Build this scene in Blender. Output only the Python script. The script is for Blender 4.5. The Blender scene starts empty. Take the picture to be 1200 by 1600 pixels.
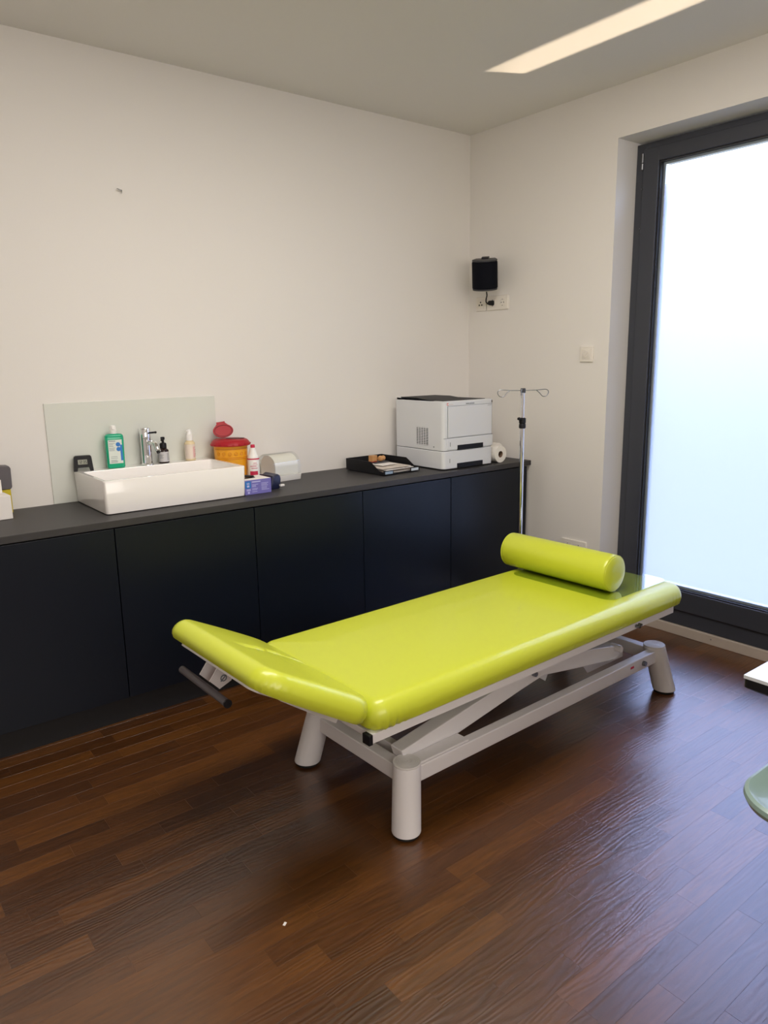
import bpy, bmesh, math, random
from math import sin, cos, pi, radians, atan2, sqrt
from mathutils import Vector, Matrix, Euler
random.seed(7)
C = bpy.context.scene.collection
S = bpy.context.scene

# ------------------------------------------------------------------ camera
F_PX, YAW, PITCH, ROLL = 1147.62, 0.6624, 0.2064, -0.0164
CAM = Vector((-3.3467, -3.3941, 1.4703))
cd = bpy.data.cameras.new('camera'); cam = bpy.data.objects.new('camera', cd); C.objects.link(cam)
fwd = Vector((sin(YAW)*cos(PITCH), cos(YAW)*cos(PITCH), -sin(PITCH)))
rgt = Vector((cos(YAW), -sin(YAW), 0)); upv = rgt.cross(fwd)
R_ = cos(ROLL)*rgt + sin(ROLL)*upv; U_ = -sin(ROLL)*rgt + cos(ROLL)*upv
M = Matrix((R_, U_, -fwd)).transposed().to_4x4(); M.translation = CAM
cam.matrix_world = M
cd.sensor_fit = 'VERTICAL'; cd.sensor_height = 36; cd.lens = 36*F_PX/1600; cd.clip_start = 0.05
S.camera = cam

# ------------------------------------------------------------------ world
w = bpy.data.worlds.new('sky'); S.world = w; w.use_nodes = True
nt = w.node_tree; nt.nodes.clear()
bgn = nt.nodes.new('ShaderNodeBackground'); out = nt.nodes.new('ShaderNodeOutputWorld')
tc = nt.nodes.new('ShaderNodeTexCoord'); sep = nt.nodes.new('ShaderNodeSeparateXYZ')
cr = nt.nodes.new('ShaderNodeValToRGB'); mp = nt.nodes.new('ShaderNodeMapRange')
mp.inputs[1].default_value = -1; mp.inputs[2].default_value = 1
nt.links.new(tc.outputs['Generated'], sep.inputs[0]); nt.links.new(sep.outputs[2], mp.inputs[0])
nt.links.new(mp.outputs[0], cr.inputs[0]); nt.links.new(cr.outputs[0], bgn.inputs[0]); nt.links.new(bgn.outputs[0], out.inputs[0])
e = cr.color_ramp.elements
e[0].position = 0.30; e[0].color = (.040, .047, .056, 1)
e[1].position = 1.0; e[1].color = (.30, .50, 1, 1)
for p_, c_ in ((.45, (.062, .074, .090)), (.52, (.110, .125, .14)), (.60, (.22, .27, .35)), (.70, (.45, .62, 1))):
    x_ = e.new(p_); x_.color = (*c_, 1)
bgn.inputs[1].default_value = 13.5
S.view_settings.view_transform = 'Standard'; S.view_settings.look = 'None'
S.view_settings.gamma = 1; S.view_settings.exposure = 0.0; S.view_settings.use_curve_mapping = False
S.cycles.max_bounces = 12; S.cycles.diffuse_bounces = 6; S.cycles.glossy_bounces = 5
S.cycles.transmission_bounces = 8; S.cycles.transparent_max_bounces = 12
S.cycles.caustics_reflective = False; S.cycles.caustics_refractive = False
S.cycles.sample_clamp_indirect = 8

# ------------------------------------------------------------------ large lights
def area(name, loc, target, sx, sy, power, col):
    l = bpy.data.lights.new(name, 'AREA'); l.shape = 'RECTANGLE'; l.size = sx; l.size_y = sy
    l.energy = power; l.color = col
    o = bpy.data.objects.new(name, l); C.objects.link(o); o.location = loc
    o.rotation_euler = (Vector(target)-Vector(loc)).to_track_quat('-Z', 'Y').to_euler(); return o
# warm fill added behind the camera for unseen light from that side
area('rear_fill', (-2.9, -5.10, 1.75), (-2.9, 0, 1.75), 3.0, 1.2, 52, (1, .92, .85))
# ceiling light added out of frame, inferred from the bright couch top and wall
area('ceiling_panel', (-1.95, -1.85, 2.74), (-1.95, -1.85, 0), 1.6, .6, 45, (1, .93, .86))
# sun glint thrown up from the outside through the clear strip above the window film
gl = bpy.data.lights.new('sun_glint', 'SPOT'); gl.energy = 9500; gl.color = (1, .80, .58)
gl.spot_size = radians(24); gl.spot_blend = .2; gl.shadow_soft_size = .07
go = bpy.data.objects.new('sun_glint', gl); C.objects.link(go)
gdir = Vector((-.67, .30, .365)).normalized(); gt = Vector((.2, -1.6, 2.35))
go.location = gt - gdir*9; go.rotation_euler = gdir.to_track_quat('-Z', 'Y').to_euler(); go.scale = (1, .075, 1)

# ------------------------------------------------------------------ materials
def new_mat(name):
    m = bpy.data.materials.new(name); m.use_nodes = True
    return m, m.node_tree, m.node_tree.nodes['Principled BSDF']
def mat(name, col, rough=.5, metal=0, spec=.5, bump=0, bscale=200, var=0, vscale=6, trans=0, coat=0, ior=1.5, emis=None):
    m, t, b = new_mat(name)
    b.inputs['Base Color'].default_value = (*col, 1); b.inputs['Roughness'].default_value = rough
    b.inputs['Metallic'].default_value = metal; b.inputs['Specular IOR Level'].default_value = spec
    b.inputs['Transmission Weight'].default_value = trans; b.inputs['Coat Weight'].default_value = coat
    b.inputs['IOR'].default_value = ior
    g = t.nodes.new('ShaderNodeNewGeometry')
    if bump:
        n = t.nodes.new('ShaderNodeTexNoise'); n.inputs['Scale'].default_value = bscale; n.inputs['Detail'].default_value = 4
        t.links.new(g.outputs['Position'], n.inputs['Vector'])
        bp = t.nodes.new('ShaderNodeBump'); bp.inputs['Strength'].default_value = bump; bp.inputs['Distance'].default_value = .002
        t.links.new(n.outputs[0], bp.inputs['Height']); t.links.new(bp.outputs[0], b.inputs['Normal'])
    if var:
        n = t.nodes.new('ShaderNodeTexNoise'); n.inputs['Scale'].default_value = vscale; n.inputs['Detail'].default_value = 5
        t.links.new(g.outputs['Position'], n.inputs['Vector'])
        mx = t.nodes.new('ShaderNodeMix'); mx.data_type = 'RGBA'
        mx.inputs[6].default_value = (*[c*(1-var) for c in col], 1); mx.inputs[7].default_value = (*[min(1, c*(1+var)) for c in col], 1)
        t.links.new(n.outputs[0], mx.inputs[0]); t.links.new(mx.outputs[2], b.inputs['Base Color'])
    return m
def wood_mat():
    m, t, b = new_mat('dark_oak')
    N, L = t.nodes.new, t.links.new
    g = N('ShaderNodeNewGeometry'); oi = N('ShaderNodeObjectInfo')
    ad = N('ShaderNodeMath'); ad.operation = 'ADD'; L(oi.outputs['Random'], ad.inputs[0]); L(g.outputs['Random Per Island'], ad.inputs[1])
    fr = N('ShaderNodeMath'); fr.operation = 'FRACT'; L(ad.outputs[0], fr.inputs[0])
    sc = N('ShaderNodeVectorMath'); sc.operation = 'MULTIPLY'; sc.inputs[1].default_value = (1, 9, 1); L(g.outputs['Position'], sc.inputs[0])
    cx = N('ShaderNodeCombineXYZ'); ml = N('ShaderNodeMath'); ml.operation = 'MULTIPLY'; ml.inputs[1].default_value = 37
    L(fr.outputs[0], ml.inputs[0]); L(ml.outputs[0], cx.inputs[0]); L(ml.outputs[0], cx.inputs[2])
    av = N('ShaderNodeVectorMath'); av.operation = 'ADD'; L(sc.outputs[0], av.inputs[0]); L(cx.outputs[0], av.inputs[1])
    n1 = N('ShaderNodeTexNoise'); n1.inputs['Scale'].default_value = 9; n1.inputs['Detail'].default_value = 8; n1.inputs['Roughness'].default_value = .65; n1.inputs['Distortion'].default_value = .4; L(av.outputs[0], n1.inputs['Vector'])
    # per-strip tone
    cr = N('ShaderNodeValToRGB'); L(fr.outputs[0], cr.inputs[0]); el = cr.color_ramp.elements
    el[0].position = 0; el[0].color = (.052, .0165, .0022, 1); el[1].position = 1; el[1].color = (.118, .042, .0065, 1)
    x = el.new(.5); x.color = (.080, .0265, .0040, 1)
    mx = N('ShaderNodeMix'); mx.data_type = 'RGBA'; mx.blend_type = 'MULTIPLY'; mx.inputs[0].default_value = .85
    mr = N('ShaderNodeMapRange'); mr.inputs[1].default_value = .3; mr.inputs[2].default_value = .7; mr.inputs[3].default_value = .55; mr.inputs[4].default_value = 1.35; L(n1.outputs[0], mr.inputs[0])
    L(cr.outputs[0], mx.inputs[6]); L(mr.outputs[0], mx.inputs[7]); L(mx.outputs[2], b.inputs['Base Color'])
    # brushed grain relief: distorted wave along the strip
    sw = N('ShaderNodeVectorMath'); sw.operation = 'MULTIPLY'; sw.inputs[1].default_value = (.55, 2.6, 1); L(g.outputs['Position'], sw.inputs[0])
    aw = N('ShaderNodeVectorMath'); aw.operation = 'ADD'; L(sw.outputs[0], aw.inputs[0]); L(cx.outputs[0], aw.inputs[1])
    wv = N('ShaderNodeTexWave'); wv.wave_type = 'BANDS'; wv.bands_direction = 'Y'; wv.inputs['Scale'].default_value = 7; wv.inputs['Distortion'].default_value = 26
    wv.inputs['Detail'].default_value = 2; wv.inputs['Detail Scale'].default_value = .55; L(aw.outputs[0], wv.inputs['Vector'])
    hm = N('ShaderNodeMath'); hm.operation = 'MULTIPLY_ADD'; hm.inputs[1].default_value = .5; L(wv.outputs[1], hm.inputs[0]); L(n1.outputs[0], hm.inputs[2])
    bp = N('ShaderNodeBump'); bp.inputs['Strength'].default_value = .40; bp.inputs['Distance'].default_value = .0011
    L(hm.outputs[0], bp.inputs['Height']); L(bp.outputs[0], b.inputs['Normal'])
    b.inputs['Roughness'].default_value = .29; b.inputs['IOR'].default_value = 1.85
    return m
def glass_mat(name, tint=(1, 1, 1), refl=1.0):
    m = bpy.data.materials.new(name); m.use_nodes = True; t = m.node_tree; t.nodes.clear()
    o = t.nodes.new('ShaderNodeOutputMaterial'); tr = t.nodes.new('ShaderNodeBsdfTransparent'); g = t.nodes.new('ShaderNodeBsdfGlossy')
    g.inputs['Roughness'].default_value = .02; tr.inputs[0].default_value = (*tint, 1)
    f = t.nodes.new('ShaderNodeLayerWeight'); f.inputs[0].default_value = .5
    pw = t.nodes.new('ShaderNodeMath'); pw.operation = 'POWER'; pw.inputs[1].default_value = 4.5; t.links.new(f.outputs['Facing'], pw.inputs[0])
    mu = t.nodes.new('ShaderNodeMath'); mu.operation = 'MULTIPLY_ADD'; mu.inputs[1].default_value = .9*refl; mu.inputs[2].default_value = .04*refl; mu.use_clamp = True; t.links.new(pw.outputs[0], mu.inputs[0])
    x = t.nodes.new('ShaderNodeMixShader'); t.links.new(mu.outputs[0], x.inputs[0]); t.links.new(tr.outputs[0], x.inputs[1]); t.links.new(g.outputs[0], x.inputs[2])
    t.links.new(x.outputs[0], o.inputs[0]); return m
def film_mat():
    m = bpy.data.materials.new('frosted_film'); m.use_nodes = True; t = m.node_tree; t.nodes.clear()
    o = t.nodes.new('ShaderNodeOutputMaterial')
    a = t.nodes.new('ShaderNodeBsdfTranslucent'); a.inputs[0].default_value = (.82, .83, .86, 1)
    r = t.nodes.new('ShaderNodeBsdfRefraction'); r.inputs[0].default_value = (.91, .85, .88, 1); r.inputs['Roughness'].default_value = .60; r.inputs['IOR'].default_value = 1.15
    x = t.nodes.new('ShaderNodeMixShader'); x.inputs[0].default_value = .66
    t.links.new(a.outputs[0], x.inputs[1]); t.links.new(r.outputs[0], x.inputs[2]); t.links.new(x.outputs[0], o.inputs[0]); return m

m_wall = mat('wall_paint', (.77, .745, .715), .85, bump=.12, bscale=260)
m_ceil = mat('ceiling_paint', (.76, .745, .715), .9, bump=.08, bscale=200)
m_wood = wood_mat()
m_gap = mat('dark_underlay', (.02, .009, .004), .8)  # dark underlay below the planks, showing in the joints
m_frame = mat('anthracite_aluminium', (.042, .046, .060), .42)
m_gasket = mat('rubber_gasket', (.01, .01, .012), .6)
m_spacer = mat('glazing_spacer', (.40, .47, .55), .35, metal=.6)
m_pane = glass_mat('clear_pane'); m_film = film_mat()
m_sill = mat('sill_board', (.50, .43, .37), .6, var=.08)
m_front = mat('midnight_laminate', (.0030, .0056, .0115), .32, spec=.32, bump=.04, bscale=500)
m_top = mat('worktop_laminate', (.030, .028, .028), .50, bump=.15, bscale=700, spec=.5)
m_plinth = mat('plinth_black', (.004, .004, .005), .6)
m_splash = mat('back_painted_glass', (.68, .70, .65), .10, coat=.4)
m_ceramic = mat('white_ceramic', (.84, .82, .80), .14, coat=.5)
m_chrome = mat('chrome', (.80, .81, .82), .07, metal=1)
m_steel = mat('brushed_steel', (.62, .63, .64), .22, metal=1)
m_zinc = mat('zinc_bolt', (.25, .26, .28), .35, metal=1)
m_lime = mat('lime_vinyl', (.545, .605, .036), .36, spec=.5, bump=.06, bscale=420, coat=.22)
m_bedw = mat('white_powder_coat', (.76, .74, .75), .38, bump=.05, bscale=600)
m_cap = mat('ribbed_white_plastic', (.70, .685, .67), .5)
m_black = mat('black_plastic', (.006, .006, .008), .5, spec=.28)
m_rubber = mat('black_rubber', (.008, .008, .008), .75)
m_charcoal = mat('charcoal_plastic', (.045, .045, .05), .5)
m_white = mat('white_plastic', (.80, .79, .77), .4)
m_ivory = mat('socket_plastic', (.78, .74, .68), .35)
m_prn = mat('printer_housing', (.70, .72, .76), .45, bump=.06, bscale=900)
m_prnblack = mat('printer_dark', (.008, .009, .012), .5, spec=.2)
m_green = mat('green_liquid', (.0, .36, .19), .15, spec=.6)
m_label = mat('paper_label', (.66, .72, .66), .6)
m_blue = mat('blue_print', (.02, .17, .50), .5)
m_ink = mat('grey_print', (.16, .18, .2), .6)
m_amber = mat('dark_amber_glass', (.018, .006, .006), .12)
m_yoil = mat('pale_oil', (.70, .58, .36), .15)
m_beige = mat('cream_label', (.72, .62, .53), .5)
m_pinkp = mat('rose_print', (.62, .25, .30), .6)
m_red = mat('red_plastic', (.36, .008, .016), .45, spec=.35)
m_reddk = mat('dark_red', (.07, .002, .004), .5)
m_yel = mat('amber_plastic', (.80, .36, .012), .38)
m_yel2 = mat('embossed_amber', (.60, .22, .01), .4)
m_redpr = mat('red_print', (.55, .02, .07), .45)
m_purple = mat('lilac_card', (.17, .155, .46), .5)
m_purlt = mat('pale_lilac_print', (.50, .50, .78), .5)
m_navy = mat('navy_film', (.008, .012, .045), .35)
m_paper = mat('paper', (.80, .77, .74), .7)
m_tissue = mat('tissue_paper', (.85, .82, .77), .85, bump=.2, bscale=300)
m_beech = mat('beech_wood', (.50, .26, .10), .45, var=.15, vscale=40)
m_clear = glass_mat('clear_plastic', (.97, .98, .97), .8)
m_sheet = glass_mat('clear_sheet', (.94, .98, .95), 2.0)
m_card = mat('brown_card', (.22, .14, .09), .8)
m_stool = mat('stool_shell', (.26, .37, .34), .28, coat=.3)
m_desk = mat('desk_laminate', (.62, .66, .70), .16, coat=.6)
m_greyf = mat('grey_plastic', (.10, .09, .10), .5)
m_yello = mat('yellow_card', (.58, .46, .01), .45)
m_lcd = mat('lcd_face', (.30, .31, .25), .3)
m_cable = mat('grey_cable', (.18, .19, .2), .5)
m_slot = mat('socket_dark', (.012, .011, .010), .7, spec=.2)

# ------------------------------------------------------------------ mesh helpers
def box(bm, x0, x1, y0, y1, z0, z1, mtx=None):
    v = [bm.verts.new((x, y, z)) for x in (x0, x1) for y in (y0, y1) for z in (z0, z1)]
    if mtx:
        for q in v: q.co = mtx @ q.co
    for f in ((0,1,3,2), (4,6,7,5), (0,4,5,1), (2,3,7,6), (0,2,6,4), (1,5,7,3)): bm.faces.new([v[i] for i in f])
def basis(d):
    d = d.normalized(); a = Vector((0, 0, 1)) if abs(d.z) < .95 else Vector((1, 0, 0))
    u = d.cross(a).normalized(); return u, d.cross(u).normalized()
def cyl(bm, p0, p1, r0, r1=None, seg=28, caps=True):
    p0, p1 = Vector(p0), Vector(p1); r1 = r0 if r1 is None else r1
    u, v = basis(p1-p0)
    A = [bm.verts.new(p0+r0*(cos(2*pi*i/seg)*u+sin(2*pi*i/seg)*v)) for i in range(seg)]
    B = [bm.verts.new(p1+r1*(cos(2*pi*i/seg)*u+sin(2*pi*i/seg)*v)) for i in range(seg)]
    for i in range(seg): bm.faces.new((A[i], A[(i+1) % seg], B[(i+1) % seg], B[i]))
    if caps: bm.faces.new(A[::-1]); bm.faces.new(B)
def lathe(bm, prof, c=(0, 0, 0), seg=36, sx=1, sy=1):
    rings = []
    for r, z in prof:
        rings.append([bm.verts.new((c[0]+sx*r*cos(2*pi*i/seg), c[1]+sy*r*sin(2*pi*i/seg), c[2]+z)) for i in range(seg)])
    for a, b in zip(rings, rings[1:]):
        for i in range(seg): bm.faces.new((a[i], a[(i+1) % seg], b[(i+1) % seg], b[i]))
    bm.faces.new(rings[0][::-1]); bm.faces.new(rings[-1])
def tube(bm, pts, r, seg=10, closed=False):
    pts = [Vector(p) for p in pts]; n = len(pts); rings = []; pu = None
    for i, p in enumerate(pts):
        d = (pts[(i+1) % n]-pts[i-1]) if closed else (pts[min(i+1, n-1)]-pts[max(i-1, 0)])
        u, v = basis(d)
        if pu is not None:
            u = (pu-d.normalized()*pu.dot(d.normalized())).normalized(); v = d.normalized().cross(u)
        pu = u
        rings.append([bm.verts.new(p+r*(cos(2*pi*k/seg)*u+sin(2*pi*k/seg)*v)) for k in range(seg)])
    for i in range(n if closed else n-1):
        a, b = rings[i], rings[(i+1) % n]
        for k in range(seg): bm.faces.new((a[k], a[(k+1) % seg], b[(k+1) % seg], b[k]))
    if not closed: bm.faces.new(rings[0][::-1]); bm.faces.new(rings[-1])
def smooth_pts(pts, n=6):
    P = [Vector(p) for p in pts]; P = [2*P[0]-P[1]]+P+[2*P[-1]-P[-2]]; o = []
    for i in range(1, len(P)-2):
        for k in range(n):
            t = k/n; a, b, c, d = P[i-1:i+3]
            o.append(.5*((2*b)+(c-a)*t+(2*a-5*b+4*c-d)*t*t+(3*b-a-3*c+d)*t**3))
    return o+[P[-2]]
def prism(bm, poly, h0, h1, f=lambda a, b, h: (a, b, h)):
    A = [bm.verts.new(f(a, b, h0)) for a, b in poly]; B = [bm.verts.new(f(a, b, h1)) for a, b in poly]; n = len(poly)
    for i in range(n): bm.faces.new((A[i], A[(i+1) % n], B[(i+1) % n], B[i]))
    bm.faces.new(A[::-1]); bm.faces.new(B)
def rrect(a, b, r, n=10, cx=0, cy=0):
    r = max(min(r, a, b), 1e-5); o = []
    for sx, sy, a0 in ((1, 1, 0), (-1, 1, 90), (-1, -1, 180), (1, -1, 270)):
        for k in range(n+1):
            t = radians(a0+90*k/n); o.append((cx+sx*(a-r)+r*cos(t), cy+sy*(b-r)+r*sin(t)))
    return o
def rings_mesh(bm, rings):
    R = [[bm.verts.new(p) for p in r] for r in rings]; n = len(R[0])
    for a, b in zip(R, R[1:]):
        for i in range(n): bm.faces.new((a[i], a[(i+1) % n], b[(i+1) % n], b[i]))
    bm.faces.new(R[0][::-1]); bm.faces.new(R[-1])
def dense_rect(a, b, r, n=14, m=22):
    base = rrect(a, b, r, n); o = []
    for i, p in enumerate(base):
        o.append(p)
        if (i+1) % (n+1) == 0:
            q = base[(i+1) % len(base)]
            for k in range(1, m): t = k/m; o.append((p[0]+(q[0]-p[0])*t, p[1]+(q[1]-p[1])*t))
    return o
def pad(a, b, rc, prof, deform=None, n=14, m=22):
    bm = bmesh.new(); rings = []
    for ins, z in prof:
        aa, bb = max(a-ins, 1e-4), max(b-ins, 1e-4)
        rings.append([(x, y, z) for x, y in dense_rect(aa, bb, max(rc-ins, .002), n, m)])
    if deform: rings = [[deform(*p, k) for p in r] for k, r in enumerate(rings)]
    rings_mesh(bm, rings); return bm
def tag(o, label=None, cat=None, group=None, kind=None):
    for k, v in (('label', label), ('category', cat), ('group', group), ('kind', kind)):
        if v: o[k] = v
    return o
def obj(name, bm, m, parent=None, bevel=0, smooth=True, seg=2, label=None):
    bmesh.ops.recalc_face_normals(bm, faces=bm.faces)
    me = bpy.data.meshes.new(name); bm.to_mesh(me); bm.free()
    me.materials.append(m); o = bpy.data.objects.new(name, me); C.objects.link(o)
    if smooth:
        me.shade_smooth()
        try: me.set_sharp_from_angle(angle=radians(35))
        except Exception: pass
    if bevel:
        b = o.modifiers.new('bevel', 'BEVEL'); b.width = bevel; b.segments = seg; b.limit_method = 'ANGLE'; b.harden_normals = True
    if parent: o.parent = parent
    if label: o['label'] = label
    return o
def thing(name, label, cat, loc=(0, 0, 0), rz=0, group=None, rot=None):
    o = bpy.data.objects.new(name, None); C.objects.link(o); o.location = loc; o.rotation_euler = rot or (0, 0, rz)
    o.empty_display_size = .05
    return tag(o, label, cat, group)
def bx(name, m, parent, x0, x1, y0, y1, z0, z1, bevel=0, mtx=None, label=None):
    bm = bmesh.new(); box(bm, x0, x1, y0, y1, z0, z1, mtx); return obj(name, bm, m, parent, bevel, label=label)
def cy(name, m, parent, p0, p1, r0, r1=None, bevel=0, seg=28, label=None):
    bm = bmesh.new(); cyl(bm, p0, p1, r0, r1, seg); return obj(name, bm, m, parent, bevel, label=label)
def structure(o): o['kind'] = 'structure'; return o

# ------------------------------------------------------------------ room shell
H, X0, Y0 = 2.758, -4.6, -5.15
WY0, WY1, WZ1 = -1.032, -2.62, 2.515       # window opening in the right wall
structure(bx('ceiling', m_ceil, None, X0-.2, .35, Y0-.2, .2, H, H+.2))
structure(bx('wall_back', m_wall, None, X0-.2, .35, 0, .2, -.1, H))
structure(bx('wall_left', m_wall, None, X0-.2, X0, Y0-.2, 0, -.1, H))
bm = bmesh.new()
box(bm, 0, .35, WY0, 0, -.1, H); box(bm, 0, .35, Y0, WY1, -.1, H); box(bm, 0, .35, WY1, WY0, WZ1, H); box(bm, .24, .35, WY1, WY0, -.1, .04)
structure(obj('wall_right', bm, m_wall, smooth=False))
bm = bmesh.new(); box(bm, X0, .35, Y0-.2, Y0, -.1, H)
structure(obj('wall_front', bm, m_wall, smooth=False))

# parquet floor: every strip its own piece with a recessed joint
floor = structure(bx('floor', m_gap, None, X0, .24, Y0, 0, -.06, -.003))
SW, TH, G = .0685, .014, .00012
strips = []
rr = random.Random(3)
yy, row = Y0, 0
while yy < 0:
    off = rr.uniform(0, .45); xx = X0-off
    while xx < .17:
        Lg = rr.choice([.32, .38, .45, .45, .52, .60])
        a, b2 = max(xx, X0), min(xx+Lg, .168)
        if b2-a > .02: strips.append((a, b2, yy, min(yy+SW, 0)))
        xx += Lg
    yy += SW; row += 1
def vis(p):
    d = Vector(p)-CAM; z = d.dot(fwd)
    if z < .2: return None
    return 600+F_PX*d.dot(R_)/z, 800-F_PX*d.dot(U_)/z, z
def strip_bm(bm, L, W, cx=0, cyy=0):
    a, b, c = L/2-G, W/2-G, .00012
    rings = []
    for ins, z in ((0, -TH), (0, -c), (c, 0)):
        rings.append([(cx+s*(a-ins), cyy+t*(b-ins), z) for s, t in ((1, 1), (-1, 1), (-1, -1), (1, -1))])
    rings_mesh(bm, rings)
near, rest = [], []
for s_ in strips:
    c_ = ((s_[0]+s_[1])/2, (s_[2]+s_[3])/2)
    best = 0
    for px_, py_ in (c_, (s_[0], c_[1]), (s_[1], c_[1])):
        q = vis((px_, py_, 0))
        if q and -10 < q[0] < 1210 and -10 < q[1] < 1610:
            # hidden under cabinets or far beneath the couch: not counted
            if c_[1] < -.46: best = max(best, 1/q[2])
    (near if best else rest).append((best, s_))
near.sort(key=lambda t: -t[0])
rest += near[300:]; near = near[:300]
cache = {}
for _, (a, b2, c1, d1) in near:
    key = (round(b2-a, 3), round(d1-c1, 3))
    if key not in cache:
        bm = bmesh.new(); strip_bm(bm, b2-a, d1-c1)
        o = obj('plank', bm, m_wood, floor, smooth=False); cache[key] = o.data
    else:
        o = bpy.data.objects.new('plank', cache[key]); C.objects.link(o); o.parent = floor
    o.location = ((a+b2)/2, (c1+d1)/2, 0)
bm = bmesh.new()
for _, (a, b2, c1, d1) in rest: strip_bm(bm, b2-a, d1-c1, (a+b2)/2, (c1+d1)/2)
o = obj('parquet_strips', bm, m_wood, floor, smooth=False); o['kind'] = 'stuff'

# ------------------------------------------------------------------ tall window / glazed door with frosted film
FX = .158
win = thing('window_1', 'tall anthracite framed window with frosted film in the right wall', None); del win['label']; win['kind'] = 'structure'
FT, FB = 2.503, .055
def ring_frame(y0, y1, z0, z1, wd, x0, x1, wb=None, wt=None):
    bm = bmesh.new(); wb = wb or wd; wt = wt or wd
    box(bm, x0, x1, y0, y0-wd, z0, z1); box(bm, x0, x1, y1+wd, y1, z0, z1)
    box(bm, x0, x1, y0-wd, y1+wd, z1-wt, z1); box(bm, x0, x1, y0-wd, y1+wd, z0, z0+wb); return bm
obj('frame', ring_frame(WY0-.002, WY1+.002, FB, FT, .058, FX+.006, .245, .09), m_frame, win, .002)
obj('sash', ring_frame(WY0-.048, WY1+.048, FB+.082, FT-.030, .086, FX-.006, .235, .105, .066), m_frame, win, .003)
obj('gasket', ring_frame(WY0-.133, WY1+.133, FB+.185, FT-.094, .008, FX+.004, .225), m_gasket, win)
obj('glazing_bead', ring_frame(WY0-.140, WY1+.140, FB+.192, FT-.100, .014, .186, .218), m_spacer, win, .002)
gy0, gy1, gz0, gz1 = WY0-.146, WY1+.146, FB+.2, FT-.106
bx('pane', m_pane, win, .196, .202, gy1, gy0, gz0, gz1)
bx('frosted_film', m_film, win, .1935, .1945, gy1+.004, gy0-.006, gz0+.004, 2.297)
bm = bmesh.new(); cyl(bm, (FX-.004, -1.074, 2.38), (FX-.004, -1.074, 2.408), .007); cyl(bm, (FX-.004, -1.074, 2.412), (FX-.004, -1.074, 2.455), .006)
obj('hinge', bm, m_zinc, win)
cy('screw', m_zinc, win, (FX+.001, -1.072, 2.29), (FX+.006, -1.072, 2.29), .003); cy('screw', m_zinc, win, (FX+.001, -1.072, 2.1), (FX+.006, -1.072, 2.1), .003)
t1 = structure(bx('trim_1', m_sill, None, .150, .19, WY1+.002, WY0-.002, .0, FB-.003, .002))
cy('screw', m_zinc, t1, (.1485, -1.62, .03), (.152, -1.62, .03), .003)

# ------------------------------------------------------------------ cabinets
ZC, DC = .865, .525
gaps = [-3.067, -2.4534, -1.8383, -1.2406, -.6456, -.030]
lab = ['dark navy base cabinet at the left end under the worktop', 'dark navy base cabinet under the white basin',
       'dark navy base cabinet between basin cabinet and the couch foot, under the tissue box', 'dark navy base cabinet under the letter tray',
       'dark navy base cabinet in the room corner under printer and infusion stand']
lab[2] = 'dark navy base cabinet just right of the one under the basin'
lab[4] = 'dark navy base cabinet at the right end beside the infusion stand'
for i in range(5):
    a, b = gaps[i], gaps[i+1]
    t = thing('base_cabinet', lab[i], 'cabinet', ((a+b)/2, -DC/2, .118), 0, 'navy base cabinets under the worktop')
    hw = (b-a)/2
    bm = bmesh.new(); y0, y1 = -DC/2+.021, DC/2-.004; zt = ZC-.0285-.118
    box(bm, -hw+.0008, -hw+.018, y0, y1, 0, zt); box(bm, hw-.018, hw-.0008, y0, y1, 0, zt); box(bm, -hw+.018, hw-.018, y0, y1, 0, .018)
    box(bm, -hw+.018, hw-.018, y0, y1, zt-.018, zt); box(bm, -hw+.018, hw-.018, y1-.008, y1, .018, zt-.018)
    obj('body', bm, m_plinth, t, smooth=False)
    bx('door', m_front, t, -hw+.002, hw-.002, -DC/2, -DC/2+.0195, .0, ZC-.034-.118, .0012)
wt = tag(bx('worktop', m_top, None, -3.07, -.001, -DC-.004, -.001, ZC-.028, ZC, .0015), 'thin dark anthracite worktop running along the back wall', 'worktop')
tag(bx('plinth', m_plinth, None, -3.07, -.03, -DC+.05, -.02, .0005, .1175), 'black recessed plinth strip below the navy cabinets', 'plinth')

# ------------------------------------------------------------------ splashback, basin, tap
tag(bx('splashback', m_splash, None, -2.539, -1.750, -.0065, -.0003, ZC+.0005, 1.303, .001), 'pale green glass splashback on wall behind the basin', 'splashback')
sk = thing('basin', 'white rectangular ceramic basin sitting on the worktop', 'sink', (-2.13, -.213, ZC))
sa, sb, sh = .316, .2045, .1405
bm = bmesh.new(); rings = []
for ins, z, r in ((.014, .0005, .012), (.005, .004, .014), (.003, .02, .014), (0, sh-.004, .012), (.002, sh, .012)):
    rings.append([(x, y, z) for x, y in rrect(sa-ins, sb-ins, r, 6)])
def inner(i, z, r): return [(x, y-.036, z) for x, y in rrect(sa-.016-i, sb-.05-i, r, 6)]
rings += [inner(0, sh, .012), inner(.002, sh-.004, .012), inner(.006, sh-.06, .02), inner(.02, sh-.100, .03), inner(.05, sh-.106, .03)]
rings_mesh(bm, rings)
obj('bowl', bm, m_ceramic, sk)
cy('drain', m_chrome, sk, (0, -.03, sh-.1055), (0, -.03, sh-.101), .022)
ZL = ZC+sh
fa = thing('basin_tap', 'chrome single lever tap on the back rim of the basin', 'tap', (-2.128, -.055, ZL), radians(-12))
bm = bmesh.new(); lathe(bm, [(.029, 0), (.029, .004), (.0235, .008), (.0235, .122)], seg=40); obj('body', bm, m_chrome, fa)
bm = bmesh.new(); lathe(bm, [(.0243, .124), (.0243, .166), (.0225, .169), (.004, .1695)], seg=40); obj('lever_head', bm, m_chrome, fa)
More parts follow.
